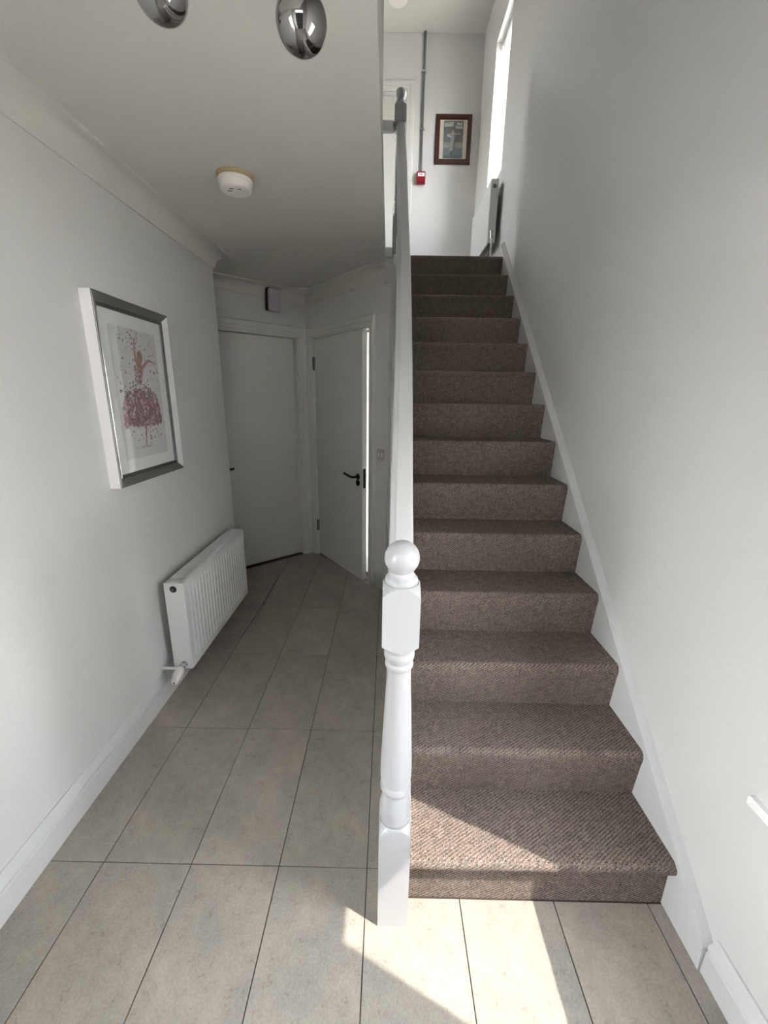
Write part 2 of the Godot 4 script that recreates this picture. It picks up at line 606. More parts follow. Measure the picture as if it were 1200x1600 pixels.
func build_doors() -> void:
	# closed door on the left, its leaf set back in the frame
	var root := thing("door_1", "closed plain white door on the left at the end of the hall", "door")
	root.set_meta("kind", "structure")
	part("door_leaf", MB.new().box(Vector3(-0.938, 0.006, -0.094), Vector3(-0.122, 2.038, -0.05), 0.002, ux), M.satin, root)
	part("door_frame", MB.new().box(Vector3(-0.95, 0, -0.13), Vector3(-0.941, 2.05, 0.0), 0.0, ux).box(Vector3(-0.119, 0, -0.13), Vector3(-0.11, 2.05, 0.0), 0.0, ux).box(Vector3(-0.941, 2.041, -0.13), Vector3(-0.119, 2.05, 0.0), 0.0, ux).box(Vector3(-0.941, 0, -0.13), Vector3(-0.119, 2.041, -0.097), 0.0, ux), M.satin, root)
	casing(root, ux, -0.95, -0.11, 0.0, 2.05, 0.085)
	handle(root, ux * Transform3D(Basis(), Vector3(0, 0, -0.05)), -0.895, 0.925, 1.0, 0.115)
	# door on the right, ajar towards the hall, hung on its left side
	root = thing("door_2", "white door standing slightly ajar beside the stairs with light in its gap", "door")
	root.set_meta("kind", "structure")
	var turn := deg_to_rad(3.3)
	var lx := vx * Transform3D(Basis(UP, -turn), Vector3(0.092, 0, -0.012))
	part("door_leaf", MB.new().box(Vector3(0.002, 0.008, -0.044), Vector3(0.794, 2.036, 0.0), 0.002, lx), M.satin, root)
	part("door_frame", MB.new().box(Vector3(0.085, 0, -0.13), Vector3(0.0925, 2.05, 0.0), 0.0, vx).box(Vector3(0.9315, 0, -0.13), Vector3(0.938, 2.05, 0.0), 0.0, vx).box(Vector3(0.0925, 2.042, -0.13), Vector3(0.9315, 2.05, 0.0), 0.0, vx), M.satin, root)
	part("door_stop", MB.new().box(Vector3(0.0925, 0, -0.085), Vector3(0.107, 2.042, -0.06), 0.0, vx).box(Vector3(0.107, 2.028, -0.085), Vector3(0.9315, 2.042, -0.06), 0.0, vx), M.satin, root)
	casing(root, vx, 0.085, 0.938, 0.0, 2.05, 0.078)
	handle(root, lx, 0.735, 0.913, -1.0)
	part("latch_plate", MB.new().box(Vector3(0.7935, 0.825, -0.034), Vector3(0.7955, 0.985, -0.010), 0.0005, lx), M.dark_metal, root)
	part("latch_bolt", MB.new().box(Vector3(0.7955, 0.932, -0.030), Vector3(0.806, 0.944, -0.014), 0.002, lx), M.dark_metal, root)
	for y in [0.255, 1.775]:
		var hinge := MB.new()
		for k in 3:
			hinge.lathe([[y + 0.038 * k, 0.0], [y + 0.038 * k, 0.0062], [y + 0.038 * k + 0.036, 0.0062], [y + 0.038 * k + 0.036, 0.0]], 12, 0.0, vx * Transform3D(Basis(), Vector3(0.0925, 0, 0.001)))
		hinge.box(Vector3(0.093, y, -0.012), Vector3(0.103, y + 0.112, -0.0095), 0.0, vx)
		part("hinge", hinge, M.dark_metal, root)
	# door at the end of the landing
	root = thing("door_3", "closed white door on the upper landing seen behind the upper newel post", "door")
	root.set_meta("kind", "structure")
	var lz := Transform3D(Basis(), Vector3(0, LANDING, -4.37))
	part("door_leaf", MB.new().box(Vector3(-0.648, 0.006, -0.09), Vector3(0.157, 1.996, -0.045), 0.002, lz), M.satin, root)
	part("door_frame", MB.new().box(Vector3(-0.66, 0, -0.13), Vector3(-0.651, 2.008, 0.0), 0.0, lz).box(Vector3(0.16, 0, -0.13), Vector3(0.169, 2.008, 0.0), 0.0, lz).box(Vector3(-0.651, 1.999, -0.13), Vector3(0.16, 2.008, 0.0), 0.0, lz).box(Vector3(-0.651, 0, -0.13), Vector3(0.16, 1.999, -0.094), 0.0, lz), M.satin, root)
	casing(root, lz, -0.66, 0.169, 0.0, 2.008, 0.09)
	# front door behind the viewer: panelled, with a fanlight added for more daylight
	root = thing("door_4", "dark panelled front door with an added fanlight in the front wall behind the viewer", "door")
	root.set_meta("kind", "structure")
	var f := MB.new()
	f.box(Vector3(-0.62, 0, 1.78), Vector3(-0.56, 2.30, 1.86)).box(Vector3(0.36, 0, 1.78), Vector3(0.42, 2.30, 1.86)).box(Vector3(-0.56, 2.24, 1.78), Vector3(0.36, 2.30, 1.86)).box(Vector3(-0.56, 1.98, 1.78), Vector3(0.36, 2.03, 1.86))
	part("door_frame", f, M.front_door, root)
	var leaf := MB.new()
	for x in [-0.555, -0.145, 0.265]:
		leaf.box(Vector3(x, 0.006, 1.80), Vector3(x + 0.09, 1.975, 1.845))
	for x in [-0.465, -0.055]:
		leaf.box(Vector3(x, 0.006, 1.80), Vector3(x + 0.32, 0.12, 1.845)).box(Vector3(x, 1.87, 1.80), Vector3(x + 0.32, 1.975, 1.845)).box(Vector3(x, 0.90, 1.80), Vector3(x + 0.32, 1.0, 1.845))
		leaf.box(Vector3(x, 0.12, 1.815), Vector3(x + 0.32, 0.90, 1.83)).box(Vector3(x, 1.0, 1.815), Vector3(x + 0.32, 1.87, 1.83))
	part("door_leaf", leaf, M.front_door, root)
	part("pane", MB.new().box(Vector3(-0.56, 2.03, 1.82), Vector3(0.36, 2.24, 1.826)), M.glass, root)
	# window of the hall, low in the right wall: only the end of its sill is in view
	root = thing("window_1", "white window sill in the right wall lit by the sun at the picture edge", "window")
	root.set_meta("kind", "structure")
	window(root, 0.291, 0.83, 0.605, 1.79)
	part("window_sill", MB.new().box(Vector3(0.957, 0.58, 0.218), Vector3(0.985, 0.605, 0.90), 0.004).box(Vector3(0.97, 0.58, 0.2912), Vector3(1.13, 0.605, 0.8298)), M.sill, root)
	# window of the landing
	root = thing("window_2", "bright white window reveal high in the right wall at the top of the stairs", "window")
	root.set_meta("kind", "structure")
	window(root, -3.74, -3.18, 3.45, 4.68)
	# unseen window, put in to light the rear room and door gap
	root = thing("window_3", "added side window lighting the room behind the door that stands ajar", "window")
	root.set_meta("kind", "structure")
	side_window(root, -4.3, -2.5, 0.3, 2.25)
	root = thing("window_5", "added unseen window in the left wall, lighting the right wall", "window")  # not a known window: added out of view to light the right wall
	root.set_meta("kind", "structure")
	side_window(root, 0.92, 1.56, 0.45, 1.95, 0.83)
	root = thing("window_4", "added unseen window in the landing side wall, brightening the end wall", "window")  # added out of view to brighten the end of the landing
	root.set_meta("kind", "structure")
	side_window(root, -4.25, -3.6, 3.3, 4.4)


func side_window(root: Node3D, z0: float, z1: float, y0: float, y1: float, dx := 0.0) -> void:
	var f := MB.new()
	for z in [z0, (z0 + z1) / 2 - 0.025, z1 - 0.05]:
		f.box(Vector3(-2.06 + dx, y0, z), Vector3(-2.01 + dx, y1, z + 0.05), 0.004)
	f.box(Vector3(-2.06 + dx, y0, z0 + 0.05), Vector3(-2.01 + dx, y0 + 0.05, z1 - 0.05)).box(Vector3(-2.06 + dx, y1 - 0.05, z0 + 0.05), Vector3(-2.01 + dx, y1, z1 - 0.05))
	part("window_frame", f, M.satin, root)
	part("pane", MB.new().box(Vector3(-2.038 + dx, y0 + 0.05, z0 + 0.05), Vector3(-2.032 + dx, y1 - 0.05, z1 - 0.05)), M.glass, root)


func window(root: Node3D, z0: float, z1: float, y0: float, y1: float) -> void:
	var f := MB.new()
	f.box(Vector3(1.12, y0, z0), Vector3(1.17, y1, z0 + 0.05), 0.004).box(Vector3(1.12, y0, z1 - 0.05), Vector3(1.17, y1, z1), 0.004)
	f.box(Vector3(1.12, y0, z0 + 0.05), Vector3(1.17, y0 + 0.05, z1 - 0.05), 0.004).box(Vector3(1.12, y1 - 0.05, z0 + 0.05), Vector3(1.17, y1, z1 - 0.05), 0.004)
	part("window_frame", f, M.satin, root)
	part("pane", MB.new().box(Vector3(1.143, y0 + 0.05, z0 + 0.05), Vector3(1.148, y1 - 0.05, z1 - 0.05)), M.glass, root)


# ---------------------------------------------------------------- stairs
func zy_at(x0: float) -> Callable:
	return func(p: Vector2, d: float) -> Vector3: return Vector3(d, p.y, p.x)


func build_stairs() -> void:
	var stairs := thing("staircase", "straight flight of stairs in brown ribbed carpet between white strings", "staircase", Vector3(0.54, 0, 0.08))
	var zy := zy_at(0.0)
	for k in 14:
		var z := 0.08 - GO * k
		var y := RISE * k
		var poly := PackedVector2Array()
		if k == 0:
			poly = P([z - 0.24, 0.0, z, 0.0, z, 0.146, z + 0.012, 0.146, z + 0.020, 0.149, z + 0.026, 0.156, z + 0.028, 0.165, z + 0.027, 0.174, z + 0.022, 0.182, z + 0.014, 0.188, z, 0.19, z - 0.24, 0.19])
		else:
			poly = P([z - 0.05, y - 0.10, z - 0.005, y - 0.012, z - 0.004, y, z + 0.001, y + 0.05, z + 0.010, y + 0.135, z + 0.014, y + 0.155, z + 0.0145, y + 0.167, z + 0.012, y + 0.178, z + 0.006, y + 0.186, z - 0.004, y + 0.19, z - 0.235, y + 0.19, z - 0.235, y + 0.08])
		part("carpet_step", MB.new().slab(poly, zy, 0.132, 0.9455), M.carpet, stairs, "", 42.0)
	# string on the wall: a board with a moulded top edge
	var top := func(z: float, up: float) -> float: return 0.305 - 0.873 * z + up
	var board := P([-2.80, top.call(-2.80, -0.012), 0.238, top.call(0.238, -0.012), 0.243, 0.0, 0.02, 0.0, -2.80, top.call(-2.80, -0.42)])
	part("wall_string", MB.new().slab(board, zy, 0.9455, 0.9745), M.gloss, stairs)
	var edge := MB.new()
	for s in [[0.9425, 0.9745, -0.030, -0.012], [0.9475, 0.9745, -0.012, -0.004], [0.955, 0.9745, -0.004, 0.002], [0.964, 0.9745, 0.002, 0.010]]:
		edge.slab(P([-2.84, top.call(-2.84, s[2]), 0.226, top.call(0.226, s[2]), 0.226 - 0.01 * s[3] / 0.012, top.call(0.226, s[3]), -2.84, top.call(-2.84, s[3])]), zy, s[0], s[1])
	part("string_moulding", edge, M.gloss, stairs)
	# string on the open side and the panelling under it
	var open := P([-2.76, top.call(-2.76, 0.03), 0.069, top.call(0.069, 0.03), 0.069, 0.0, -0.2, 0.0, -2.76, top.call(-2.76, -0.30)])
	part("open_string", MB.new().slab(open, zy, 0.098, 0.131), M.gloss, stairs)
	structure("wall_spandrel", MB.new().slab(P([-2.77, top.call(-2.77, -0.05), 0.069, top.call(0.069, -0.05), 0.069, 0.0, -2.77, 0.0]), zy, 0.062, 0.0975), M.satin, "white panelling under the open side of the stairs", "wall")

	# newel posts
	var block := 0.0636
	var post := thing("newel_post", "white turned newel post with a ball top at the foot of the stairs", "newel post", Vector3(0.0845, 0, 0.114))
	var at := Transform3D(Basis(), Vector3(0.0845, 0, 0.114))
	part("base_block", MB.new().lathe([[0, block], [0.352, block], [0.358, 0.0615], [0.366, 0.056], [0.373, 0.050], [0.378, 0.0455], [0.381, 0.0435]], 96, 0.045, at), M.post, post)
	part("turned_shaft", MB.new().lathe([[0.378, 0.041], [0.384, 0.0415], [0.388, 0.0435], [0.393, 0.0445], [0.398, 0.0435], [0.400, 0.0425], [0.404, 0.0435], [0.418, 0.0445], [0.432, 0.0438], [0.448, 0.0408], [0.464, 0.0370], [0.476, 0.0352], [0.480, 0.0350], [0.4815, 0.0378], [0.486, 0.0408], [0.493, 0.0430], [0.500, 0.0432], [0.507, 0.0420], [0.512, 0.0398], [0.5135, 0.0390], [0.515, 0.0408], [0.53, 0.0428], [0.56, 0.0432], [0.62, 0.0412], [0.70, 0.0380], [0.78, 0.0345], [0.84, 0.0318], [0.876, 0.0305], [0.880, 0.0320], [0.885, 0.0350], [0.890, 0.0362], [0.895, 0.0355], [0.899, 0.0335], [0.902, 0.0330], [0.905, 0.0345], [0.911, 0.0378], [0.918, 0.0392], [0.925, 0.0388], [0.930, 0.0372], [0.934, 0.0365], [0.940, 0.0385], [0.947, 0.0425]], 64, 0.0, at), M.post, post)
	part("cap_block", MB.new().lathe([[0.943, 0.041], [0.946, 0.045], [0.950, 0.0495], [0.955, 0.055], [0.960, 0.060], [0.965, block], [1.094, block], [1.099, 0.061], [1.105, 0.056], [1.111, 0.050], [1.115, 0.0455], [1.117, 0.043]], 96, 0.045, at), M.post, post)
	var ball := [[1.115, 0.038], [1.119, 0.0398], [1.124, 0.0400], [1.129, 0.0385], [1.133, 0.0350], [1.137, 0.0315], [1.142, 0.0295], [1.146, 0.0288]]
	for i in range(1, 21):
		var t := deg_to_rad(-46.0 + 136.0 * i / 20.0)
		ball.append([1.179 + 0.0422 * sin(t), 0.0422 * cos(t)])
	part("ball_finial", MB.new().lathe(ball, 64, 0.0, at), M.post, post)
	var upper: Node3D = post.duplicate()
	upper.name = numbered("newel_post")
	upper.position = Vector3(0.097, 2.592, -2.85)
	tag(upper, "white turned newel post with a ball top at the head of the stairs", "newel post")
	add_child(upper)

	# stair balustrade
	var rail := thing("stair_balustrade", "white moulded handrail climbing beside the stairs over turned balusters", "handrail", Vector3(0.1, 0.3, 0.0))
	var line := [[0.069, 0.0862], [-0.15, 0.0888], [-0.33, 0.0935], [-0.64, 0.1005], [-0.95, 0.1045], [-1.25, 0.1070], [-1.8, 0.1080], [-2.805, 0.1040]]
	var prof := P([-0.024, -0.052, 0.024, -0.052, 0.025, -0.036, 0.0225, -0.033, 0.0235, -0.029, 0.031, -0.024, 0.0335, -0.016, 0.0335, -0.007, 0.030, -0.002, 0.026, 0.0, -0.012, 0.0, -0.016, -0.001, -0.019, -0.0035, -0.022, -0.0045, -0.027, -0.0055, -0.0325, -0.009, -0.0335, -0.018, -0.031, -0.024, -0.0235, -0.029, -0.0225, -0.033, -0.025, -0.036])
	var rows := []
	for q in line:
		var row := []
		for p in prof:
			row.append(Vector3(q[1] + p.x, 1.132 - 0.873 * q[0] + p.y * 1.327, q[0]))
		rows.append(row)
	var hr := MB.new()
	var from := hr.start()
	hr.skin(rows)
	part("handrail", hr, M.rail, rail, "", 30.0)
	part("base_rail", MB.new().slab(P([-2.805, top.call(-2.805, 0.055), 0.069, top.call(0.069, 0.055), 0.069, top.call(0.069, 0.03), -2.805, top.call(-2.805, 0.03)]), zy, 0.082, 0.137), M.gloss, rail)
	var spin := [[0.0, 0.0205], [0.13, 0.0205], [0.14, 0.0150], [0.15, 0.0125], [0.16, 0.0175], [0.17, 0.0125], [0.18, 0.0140], [0.22, 0.0200], [0.30, 0.0190], [0.52, 0.0130], [0.56, 0.0125], [0.57, 0.0165], [0.58, 0.0125], [0.59, 0.0145], [0.60, 0.0205], [0.715, 0.0205]]
	var first: MeshInstance3D
	for i in 25:
		var z := -0.05 - 0.109 * i
		if z < -2.74:
			break
		var cx := 0.108
		for q in line.size() - 1:
			if z <= line[q][0] and z >= line[q + 1][0]:
				cx = lerpf(line[q][1], line[q + 1][1], (line[q][0] - z) / (line[q][0] - line[q + 1][0]))
		var spot := Vector3(maxf(cx, 0.1), 0.36 - 0.873 * z - 0.018, z)
		if first == null:
			var b := MB.new().lathe(spin, 20, 0.0165)
			first = MeshInstance3D.new()
			first.name = "baluster"
			first.mesh = b.mesh()
			first.material_override = M.gloss
			rail.add_child(first)
			first.position = spot - rail.position
		else:
			var c: MeshInstance3D = first.duplicate()
			c.name = "baluster"
			rail.add_child(c, true)
			c.position = spot - rail.position
	# landing balustrade, running left from the upper newel
	var lr := thing("landing_balustrade", "white balustrade guarding the landing edge left of the upper newel", "balustrade", Vector3(-0.9, LANDING, -2.85))
	part("handrail", MB.new().box(Vector3(-1.94, 3.535, -2.882), Vector3(0.053, 3.602, -2.818), 0.012), M.gloss, lr)
	part("base_rail", MB.new().box(Vector3(-1.94, 2.655, -2.88), Vector3(0.053, 2.728, -2.785), 0.006), M.gloss, lr)
	for i in 16:
		var c: MeshInstance3D = first.duplicate()
		c.name = "baluster"
		lr.add_child(c, true)
		c.scale = Vector3(1, 1.15, 1)
		c.position = Vector3(-0.075 - 0.115 * i, 2.72, -2.85) - lr.position


# ---------------------------------------------------------------- radiators, pictures, fittings
func build_radiators() -> void:
	var x0 := -1.05
	var x1 := -0.95
	var z0 := -1.70
	var z1 := -0.822
	var y0 := 0.165
	var y1 := 0.65
	var r := thing("radiator", "white ribbed panel radiator with a white thermostat valve on the left wall", "radiator", Vector3(-1.0, y0, -1.26))
	# ribbed front: the outline of the pressed sheet in plan, carried up with flat bands at both ends
	var steps := []
	var n := 22
	var w := (z1 - z0 - 0.05) / n
	for i in n:
		var z := z1 - 0.025 - w * i
		steps.append_array([[z, 0.0], [z - w * 0.40, 0.0], [z - w * 0.50, 0.018], [z - w * 0.90, 0.018]])
	steps.append([z0 + 0.025, 0.0])
	var levels := [[y0, 0.0, -0.006], [y0 + 0.004, 0.0, 0.0], [y0 + 0.034, 0.0, 0.0], [y0 + 0.044, 1.0, 0.0], [y1 - 0.044, 1.0, 0.0], [y1 - 0.034, 0.0, 0.0], [y1 - 0.006, 0.0, 0.0], [y1, 0.0, -0.006]]
	var rows := []
	for l in levels:
		var row := [Vector3(x1 - 0.014, l[0], z1), Vector3(x1 - 0.002 + l[2], l[0], z1), Vector3(x1 + l[2], l[0], z1 - 0.004)]
		for s in steps:
			row.append(Vector3(x1 - 0.0 + l[2] - s[1] * l[1], l[0], s[0]))
		row.append_array([Vector3(x1 + l[2], l[0], z0 + 0.004), Vector3(x1 - 0.002 + l[2], l[0], z0), Vector3(x1 - 0.014, l[0], z0)])
		rows.append(row)
	part("ribbed_panel", MB.new().skin(rows), M.radiator, r, "", 20.0)
	part("back_panel", MB.new().box(Vector3(x0, y0, z0), Vector3(x0 + 0.012, y1 - 0.004, z1 - 0.006), 0.003), M.radiator, r)
	var fins := MB.new()
	for i in 44:
		fins.box(Vector3(x0 + 0.014, y0 + 0.03, z1 - 0.03 - 0.019 * i), Vector3(x1 - 0.016, y1 - 0.05, z1 - 0.032 - 0.019 * i))
	part("convector_fins", fins, M.steel, r)
	var grille := MB.new()
	grille.box(Vector3(x0 + 0.004, y1 - 0.006, z0), Vector3(x0 + 0.014, y1, z1)).box(Vector3(x1 - 0.026, y1 - 0.006, z0), Vector3(x1 - 0.012, y1, z1))
	for i in 47:
		var z := z1 - 0.010 - (z1 - z0 - 0.03) * i / 46.0
		grille.box(Vector3(x0 + 0.014, y1 - 0.006, z - 0.010), Vector3(x1 - 0.026, y1 - 0.001, z - 0.0055))
	part("top_grille", grille, M.radiator, r)
	for s in [[z1 - 0.002, z1 + 0.001], [z0 - 0.001, z0 + 0.002]]:
		part("side_panel", MB.new().box(Vector3(x0 + 0.002, y0 + 0.002, s[0]), Vector3(x1 - 0.008, y1, s[1]), 0.001), M.radiator, r)
	var face := Transform3D(Basis(Vector3.RIGHT, PI / 2), Vector3(-1.002, 0.617, z1 + 0.001))
	var plug := part("vent_plug", MB.new().lathe([[0.0, 0.0], [0.0, 0.017], [0.0012, 0.017], [0.0012, 0.0135], [0.0004, 0.0135], [0.0004, 0.0]], 24, 0.0, face), M.black, r)
	face.origin.x += 0.001
	part("vent_key", MB.new().lathe([[0.0004, 0.0], [0.0004, 0.0095], [0.006, 0.0085], [0.006, 0.004], [0.004, 0.0]], 6, 0.0, face), M.silver, plug)
	# thermostat valve: union, chrome body, white head towards the viewer, stub pipe to the wall
	var v := Transform3D(Basis(Vector3.RIGHT, PI / 2), Vector3(-0.992, 0.192, z1))
	part("valve_union", MB.new().lathe([[-0.004, 0.0], [-0.004, 0.019], [0.003, 0.019], [0.003, 0.013], [0.010, 0.013], [0.010, 0.0155], [0.026, 0.0155], [0.026, 0.011], [0.036, 0.011], [0.036, 0.0]], 6, 0.0, v), M.chrome, r)
	var head := v * Transform3D(Basis(Vector3(0, 0, 1), 0.0), Vector3.ZERO)
	head.origin = Vector3(-0.998, 0.184, z1 + 0.034)
	head.basis = Basis(Vector3(0.12, 0, 0.99).cross(UP).normalized(), -PI / 2 - 0.10)
	var cap := part("valve_head", MB.new().lathe([[0.0, 0.0], [0.0, 0.0195], [0.012, 0.0215], [0.016, 0.0240], [0.050, 0.0235], [0.056, 0.0205], [0.060, 0.0185], [0.088, 0.0170], [0.092, 0.0140], [0.093, 0.0]], 24, 0.0, head), M.white_plastic, r)
	part("head_mark", MB.new().box(Vector3(-0.004, 0.0925, -0.002), Vector3(0.002, 0.094, 0.007), 0.0, head), M.black, cap)
	part("wall_pipe", MB.new().tube([Vector3(-0.997, 0.184, z1 + 0.026), Vector3(-1.04, 0.184, z1 + 0.026), Vector3(-1.10, 0.184, z1 + 0.026)], 0.0078), M.radiator, r)

	# landing radiator under the upper window
	r = thing("radiator", "plain white radiator under the landing window at the head of the stairs", "radiator", Vector3(0.91, 2.84, -3.45))
	part("front_panel", MB.new().box(Vector3(0.872, 2.845, -3.86), Vector3(0.886, 3.325, -3.052), 0.003), M.radiator, r)
	part("back_panel", MB.new().box(Vector3(0.928, 2.845, -3.86), Vector3(0.938, 3.32, -3.056), 0.003), M.radiator, r)
	part("top_grille", MB.new().box(Vector3(0.886, 3.308, -3.86), Vector3(0.930, 3.316, -3.056)), M.radiator, r)
	part("side_panel", MB.new().box(Vector3(0.874, 2.85, -3.056), Vector3(0.938, 3.325, -3.048), 0.002), M.radiator, r)
	var q := Transform3D(Basis(Vector3.RIGHT, PI / 2), Vector3(0.905, 3.27, -3.048))
	part("vent_plug", MB.new().lathe([[0.0, 0.0], [0.0, 0.017], [0.0015, 0.017], [0.0015, 0.0]], 20, 0.0, q), M.steel, r)
	part("valve", MB.new().lathe([[2.90, 0.0], [2.90, 0.013], [2.93, 0.014], [2.945, 0.018], [2.955, 0.018], [2.96, 0.0]], 16, 0.0, Transform3D(Basis(), Vector3(0.905, -0.02, -3.03))).tube([Vector3(0.905, 2.895, -3.03), Vector3(0.905, 2.895, -3.05)], 0.012), M.chrome, r)
	part("pipe", MB.new().tube([Vector3(0.905, 2.66, -3.03), Vector3(0.905, 2.78, -3.03), Vector3(0.905, 2.89, -3.03)], 0.008), M.radiator, r)


func quad_print(called: String, img: Image, at: Transform3D, size: Vector2, parent: Node3D) -> MeshInstance3D:
	var m := plain(Color(1, 1, 1), 0.75)
	m.albedo_texture = ImageTexture.create_from_image(img)
	var q := QuadMesh.new()
	q.size = size
	var o := MeshInstance3D.new()
	o.name = called
	o.mesh = q
	o.material_override = m
	parent.add_child(o, true)
	o.transform = Transform3D(at.basis, at.origin - base_of(parent))
	return o


func blot(im: Image, cx: float, cy: float, rx: float, ry: float, turn: float, col: Color, a := 1.0) -> void:
	var r := maxf(rx, ry) + 1.0
	for y in range(maxi(0, int(cy - r)), mini(im.get_height(), int(cy + r) + 1)):
		for x in range(maxi(0, int(cx - r)), mini(im.get_width(), int(cx + r) + 1)):
			var d := Vector2(x + 0.5 - cx, y + 0.5 - cy).rotated(-turn)
			var e := (d.x / rx) ** 2 + (d.y / ry) ** 2
			if e < 1.0:
				im.set_pixel(x, y, im.get_pixel(x, y).lerp(col, a * clampf((1.0 - e) * 3.0, 0, 1)))


func stroke(im: Image, pts: Array, w0: float, w1: float, col: Color) -> void:
	var total := 0
	for i in pts.size() - 1:
		for k in 24:
			var p: Vector2 = pts[i].lerp(pts[i + 1], k / 24.0)
			var t := (i + k / 24.0) / (pts.size() - 1)
			blot(im, p.x, p.y, lerpf(w0, w1, t), lerpf(w0, w1, t), 0.0, col)


# a dancer with a skirt made of scattered petals
func dancer_print() -> Image:
	var im := Image.create(320, 512, false, Image.FORMAT_RGB8)
	for y in 512:
		for x in 320:
			var d := Vector2((x - 150) / 160.0, (y - 300) / 300.0).length()
			var k := 0.80 + 0.05 * clampf(1.2 - d, 0, 1)
			im.set_pixel(x, y, Color(k, k * 0.995, k))
	var g := RandomNumberGenerator.new()
	g.seed = 8
	var skin := Color(0.62, 0.36, 0.31)
	var cols := [Color(0.52, 0.03, 0.12), Color(0.34, 0.02, 0.08), Color(0.64, 0.16, 0.26), Color(0.46, 0.40, 0.43), Color(0.22, 0.17, 0.20), Color(0.74, 0.62, 0.66), Color(0.24, 0.02, 0.06), Color(0.84, 0.80, 0.82)]
	# legs, arms, body
	stroke(im, [Vector2(168, 340), Vector2(166, 390), Vector2(160, 424), Vector2(152, 466)], 8, 4, Color(0.66, 0.30, 0.34))
	stroke(im, [Vector2(156, 120), Vector2(154, 90), Vector2(157, 60), Vector2(160, 38)], 8, 4, skin)
	stroke(im, [Vector2(190, 150), Vector2(222, 128), Vector2(250, 112), Vector2(284, 118)], 8, 4, skin)
	stroke(im, [Vector2(172, 128), Vector2(182, 150), Vector2(176, 172), Vector2(170, 196)], 20, 13, skin)
	blot(im, 186, 104, 20, 28, 0.2, Color(0.45, 0.19, 0.14))
	blot(im, 180, 116, 12, 14, 0.0, skin)
	for i in 130:
		var t := g.randf()
		blot(im, lerpf(160, 158, t) + g.randf_range(-24, 22), lerpf(140, 215, t), g.randf_range(2, 6), g.randf_range(2, 5), g.randf() * TAU, cols[g.randi_range(0, 7)], 0.85)
	# skirt
	for i in 1700:
		var t := sqrt(g.randf())
		var y := lerpf(205, 372, t) + g.randf_range(-6, 16)
		var half := 16.0 + 122.0 * sqrt(1.0 - pow(1.0 - clampf(t * 1.25, 0, 1), 2))
		var x := 160 + g.randf_range(-1, 1) * half
		var s := g.randf_range(3.0, 10.0)
		blot(im, x, y, s, s * g.randf_range(0.5, 0.9), g.randf() * TAU, cols[g.randi_range(0, 7)], 0.8)
	# loose petals
	for i in 190:
		var x := 0.0
		var y := 0.0
		if i < 70:
			x = 150 + g.randfn(0, 50); y = 40 + g.randfn(0, 34)
		elif i < 100:
			x = 60 + g.randfn(0, 30); y = 210 + g.randfn(0, 60)
		elif i < 130:
			x = 275 + g.randfn(0, 20); y = 120 + g.randfn(0, 60)
		else:
			x = 165 + g.randfn(0, 80); y = 405 + g.randfn(0, 24)
		var s := g.randf_range(2.0, 6.5)
		blot(im, x, y, s, s * 0.65, g.randf() * TAU, cols[g.randi_range(0, 6)], 0.95)
	for i in 60:
		blot(im, 152 + g.randfn(0, 34), 470 + g.randfn(0, 4), 2.5, 1.5, 0, cols[g.randi_range(0, 6)], 0.9)
	return im


# an old advertisement: a figure holding out two wide shapes over a pale floor
func poster_print() -> Image:
	var im := Image.create(200, 320, false, Image.FORMAT_RGB8)
	for y in 320:
		for x in 200:
			var c := Color(0.15, 0.19, 0.20)
			if y > 90: c = Color(0.25, 0.28, 0.25)
			if y > 180: c = Color(0.52, 0.56, 0.50)
			if y > 228: c = Color(0.34, 0.42, 0.46)
			if y > 292: c = Color(0.20, 0.27, 0.32)
			im.set_pixel(x, y, c)
	for s in [[60, 135, 34, 17, 0.5, Color(0.62, 0.70, 0.80)], [60, 150, 28, 13, 0.6, Color(0.20, 0.26, 0.36)], [62, 130, 26, 12, 0.5, Color(0.72, 0.78, 0.86)], [140, 145, 36, 22, -0.5, Color(0.22, 0.12, 0.12)], [130, 165, 20, 18, -0.3, Color(0.16, 0.09, 0.10)]]:
		blot(im, s[0], s[1], s[2], s[3], s[4], s[5])
	stroke(im, [Vector2(44, 116), Vector2(82, 112), Vector2(110, 112), Vector2(168, 110)], 6, 5, Color(0.76, 0.66, 0.62))
	stroke(im, [Vector2(96, 104), Vector2(94, 150), Vector2(86, 210), Vector2(82, 262)], 17, 20, Color(0.66, 0.63, 0.63))
	stroke(im, [Vector2(112, 180), Vector2(108, 230), Vector2(98, 268)], 6, 4, Color(0.14, 0.14, 0.18))
	stroke(im, [Vector2(84, 268), Vector2(86, 292)], 12, 10, Color(0.12, 0.13, 0.18))
	blot(im, 92, 76, 18, 16, 0, Color(0.10, 0.10, 0.11))
	blot(im, 93, 84, 11, 12, 0, Color(0.66, 0.55, 0.50))
	blot(im, 122, 78, 8, 22, 0.1, Color(0.08, 0.09, 0.10))
	blot(im, 170, 215, 26, 14, 0.2, Color(0.58, 0.64, 0.54))
	blot(im, 30, 215, 26, 9, 0.1, Color(0.64, 0.66, 0.66))
	return im


func words(called: String, text: String, height: float, at: Transform3D, mat: Material, parent: Node3D, width := 0.0) -> void:
	var t := TextMesh.new()
	var f := SystemFont.new()
	f.font_names = PackedStringArray(["Droid Sans"])
	f.font_weight = 700
	t.font = f
	t.text = text
	t.font_size = 64
	t.pixel_size = height / 46.0
	t.depth = 0.0006
	t.curve_step = 4.0
	var o := MeshInstance3D.new()
	o.name = called
	o.mesh = t
	o.material_override = mat
	parent.add_child(o, true)
	var fit := width / maxf(t.get_aabb().size.x, 1e-4) if width > 0.0 else 1.0
	o.transform = Transform3D(at.basis * Basis.from_scale(Vector3(fit, 1, 1)), at.origin - base_of(parent))


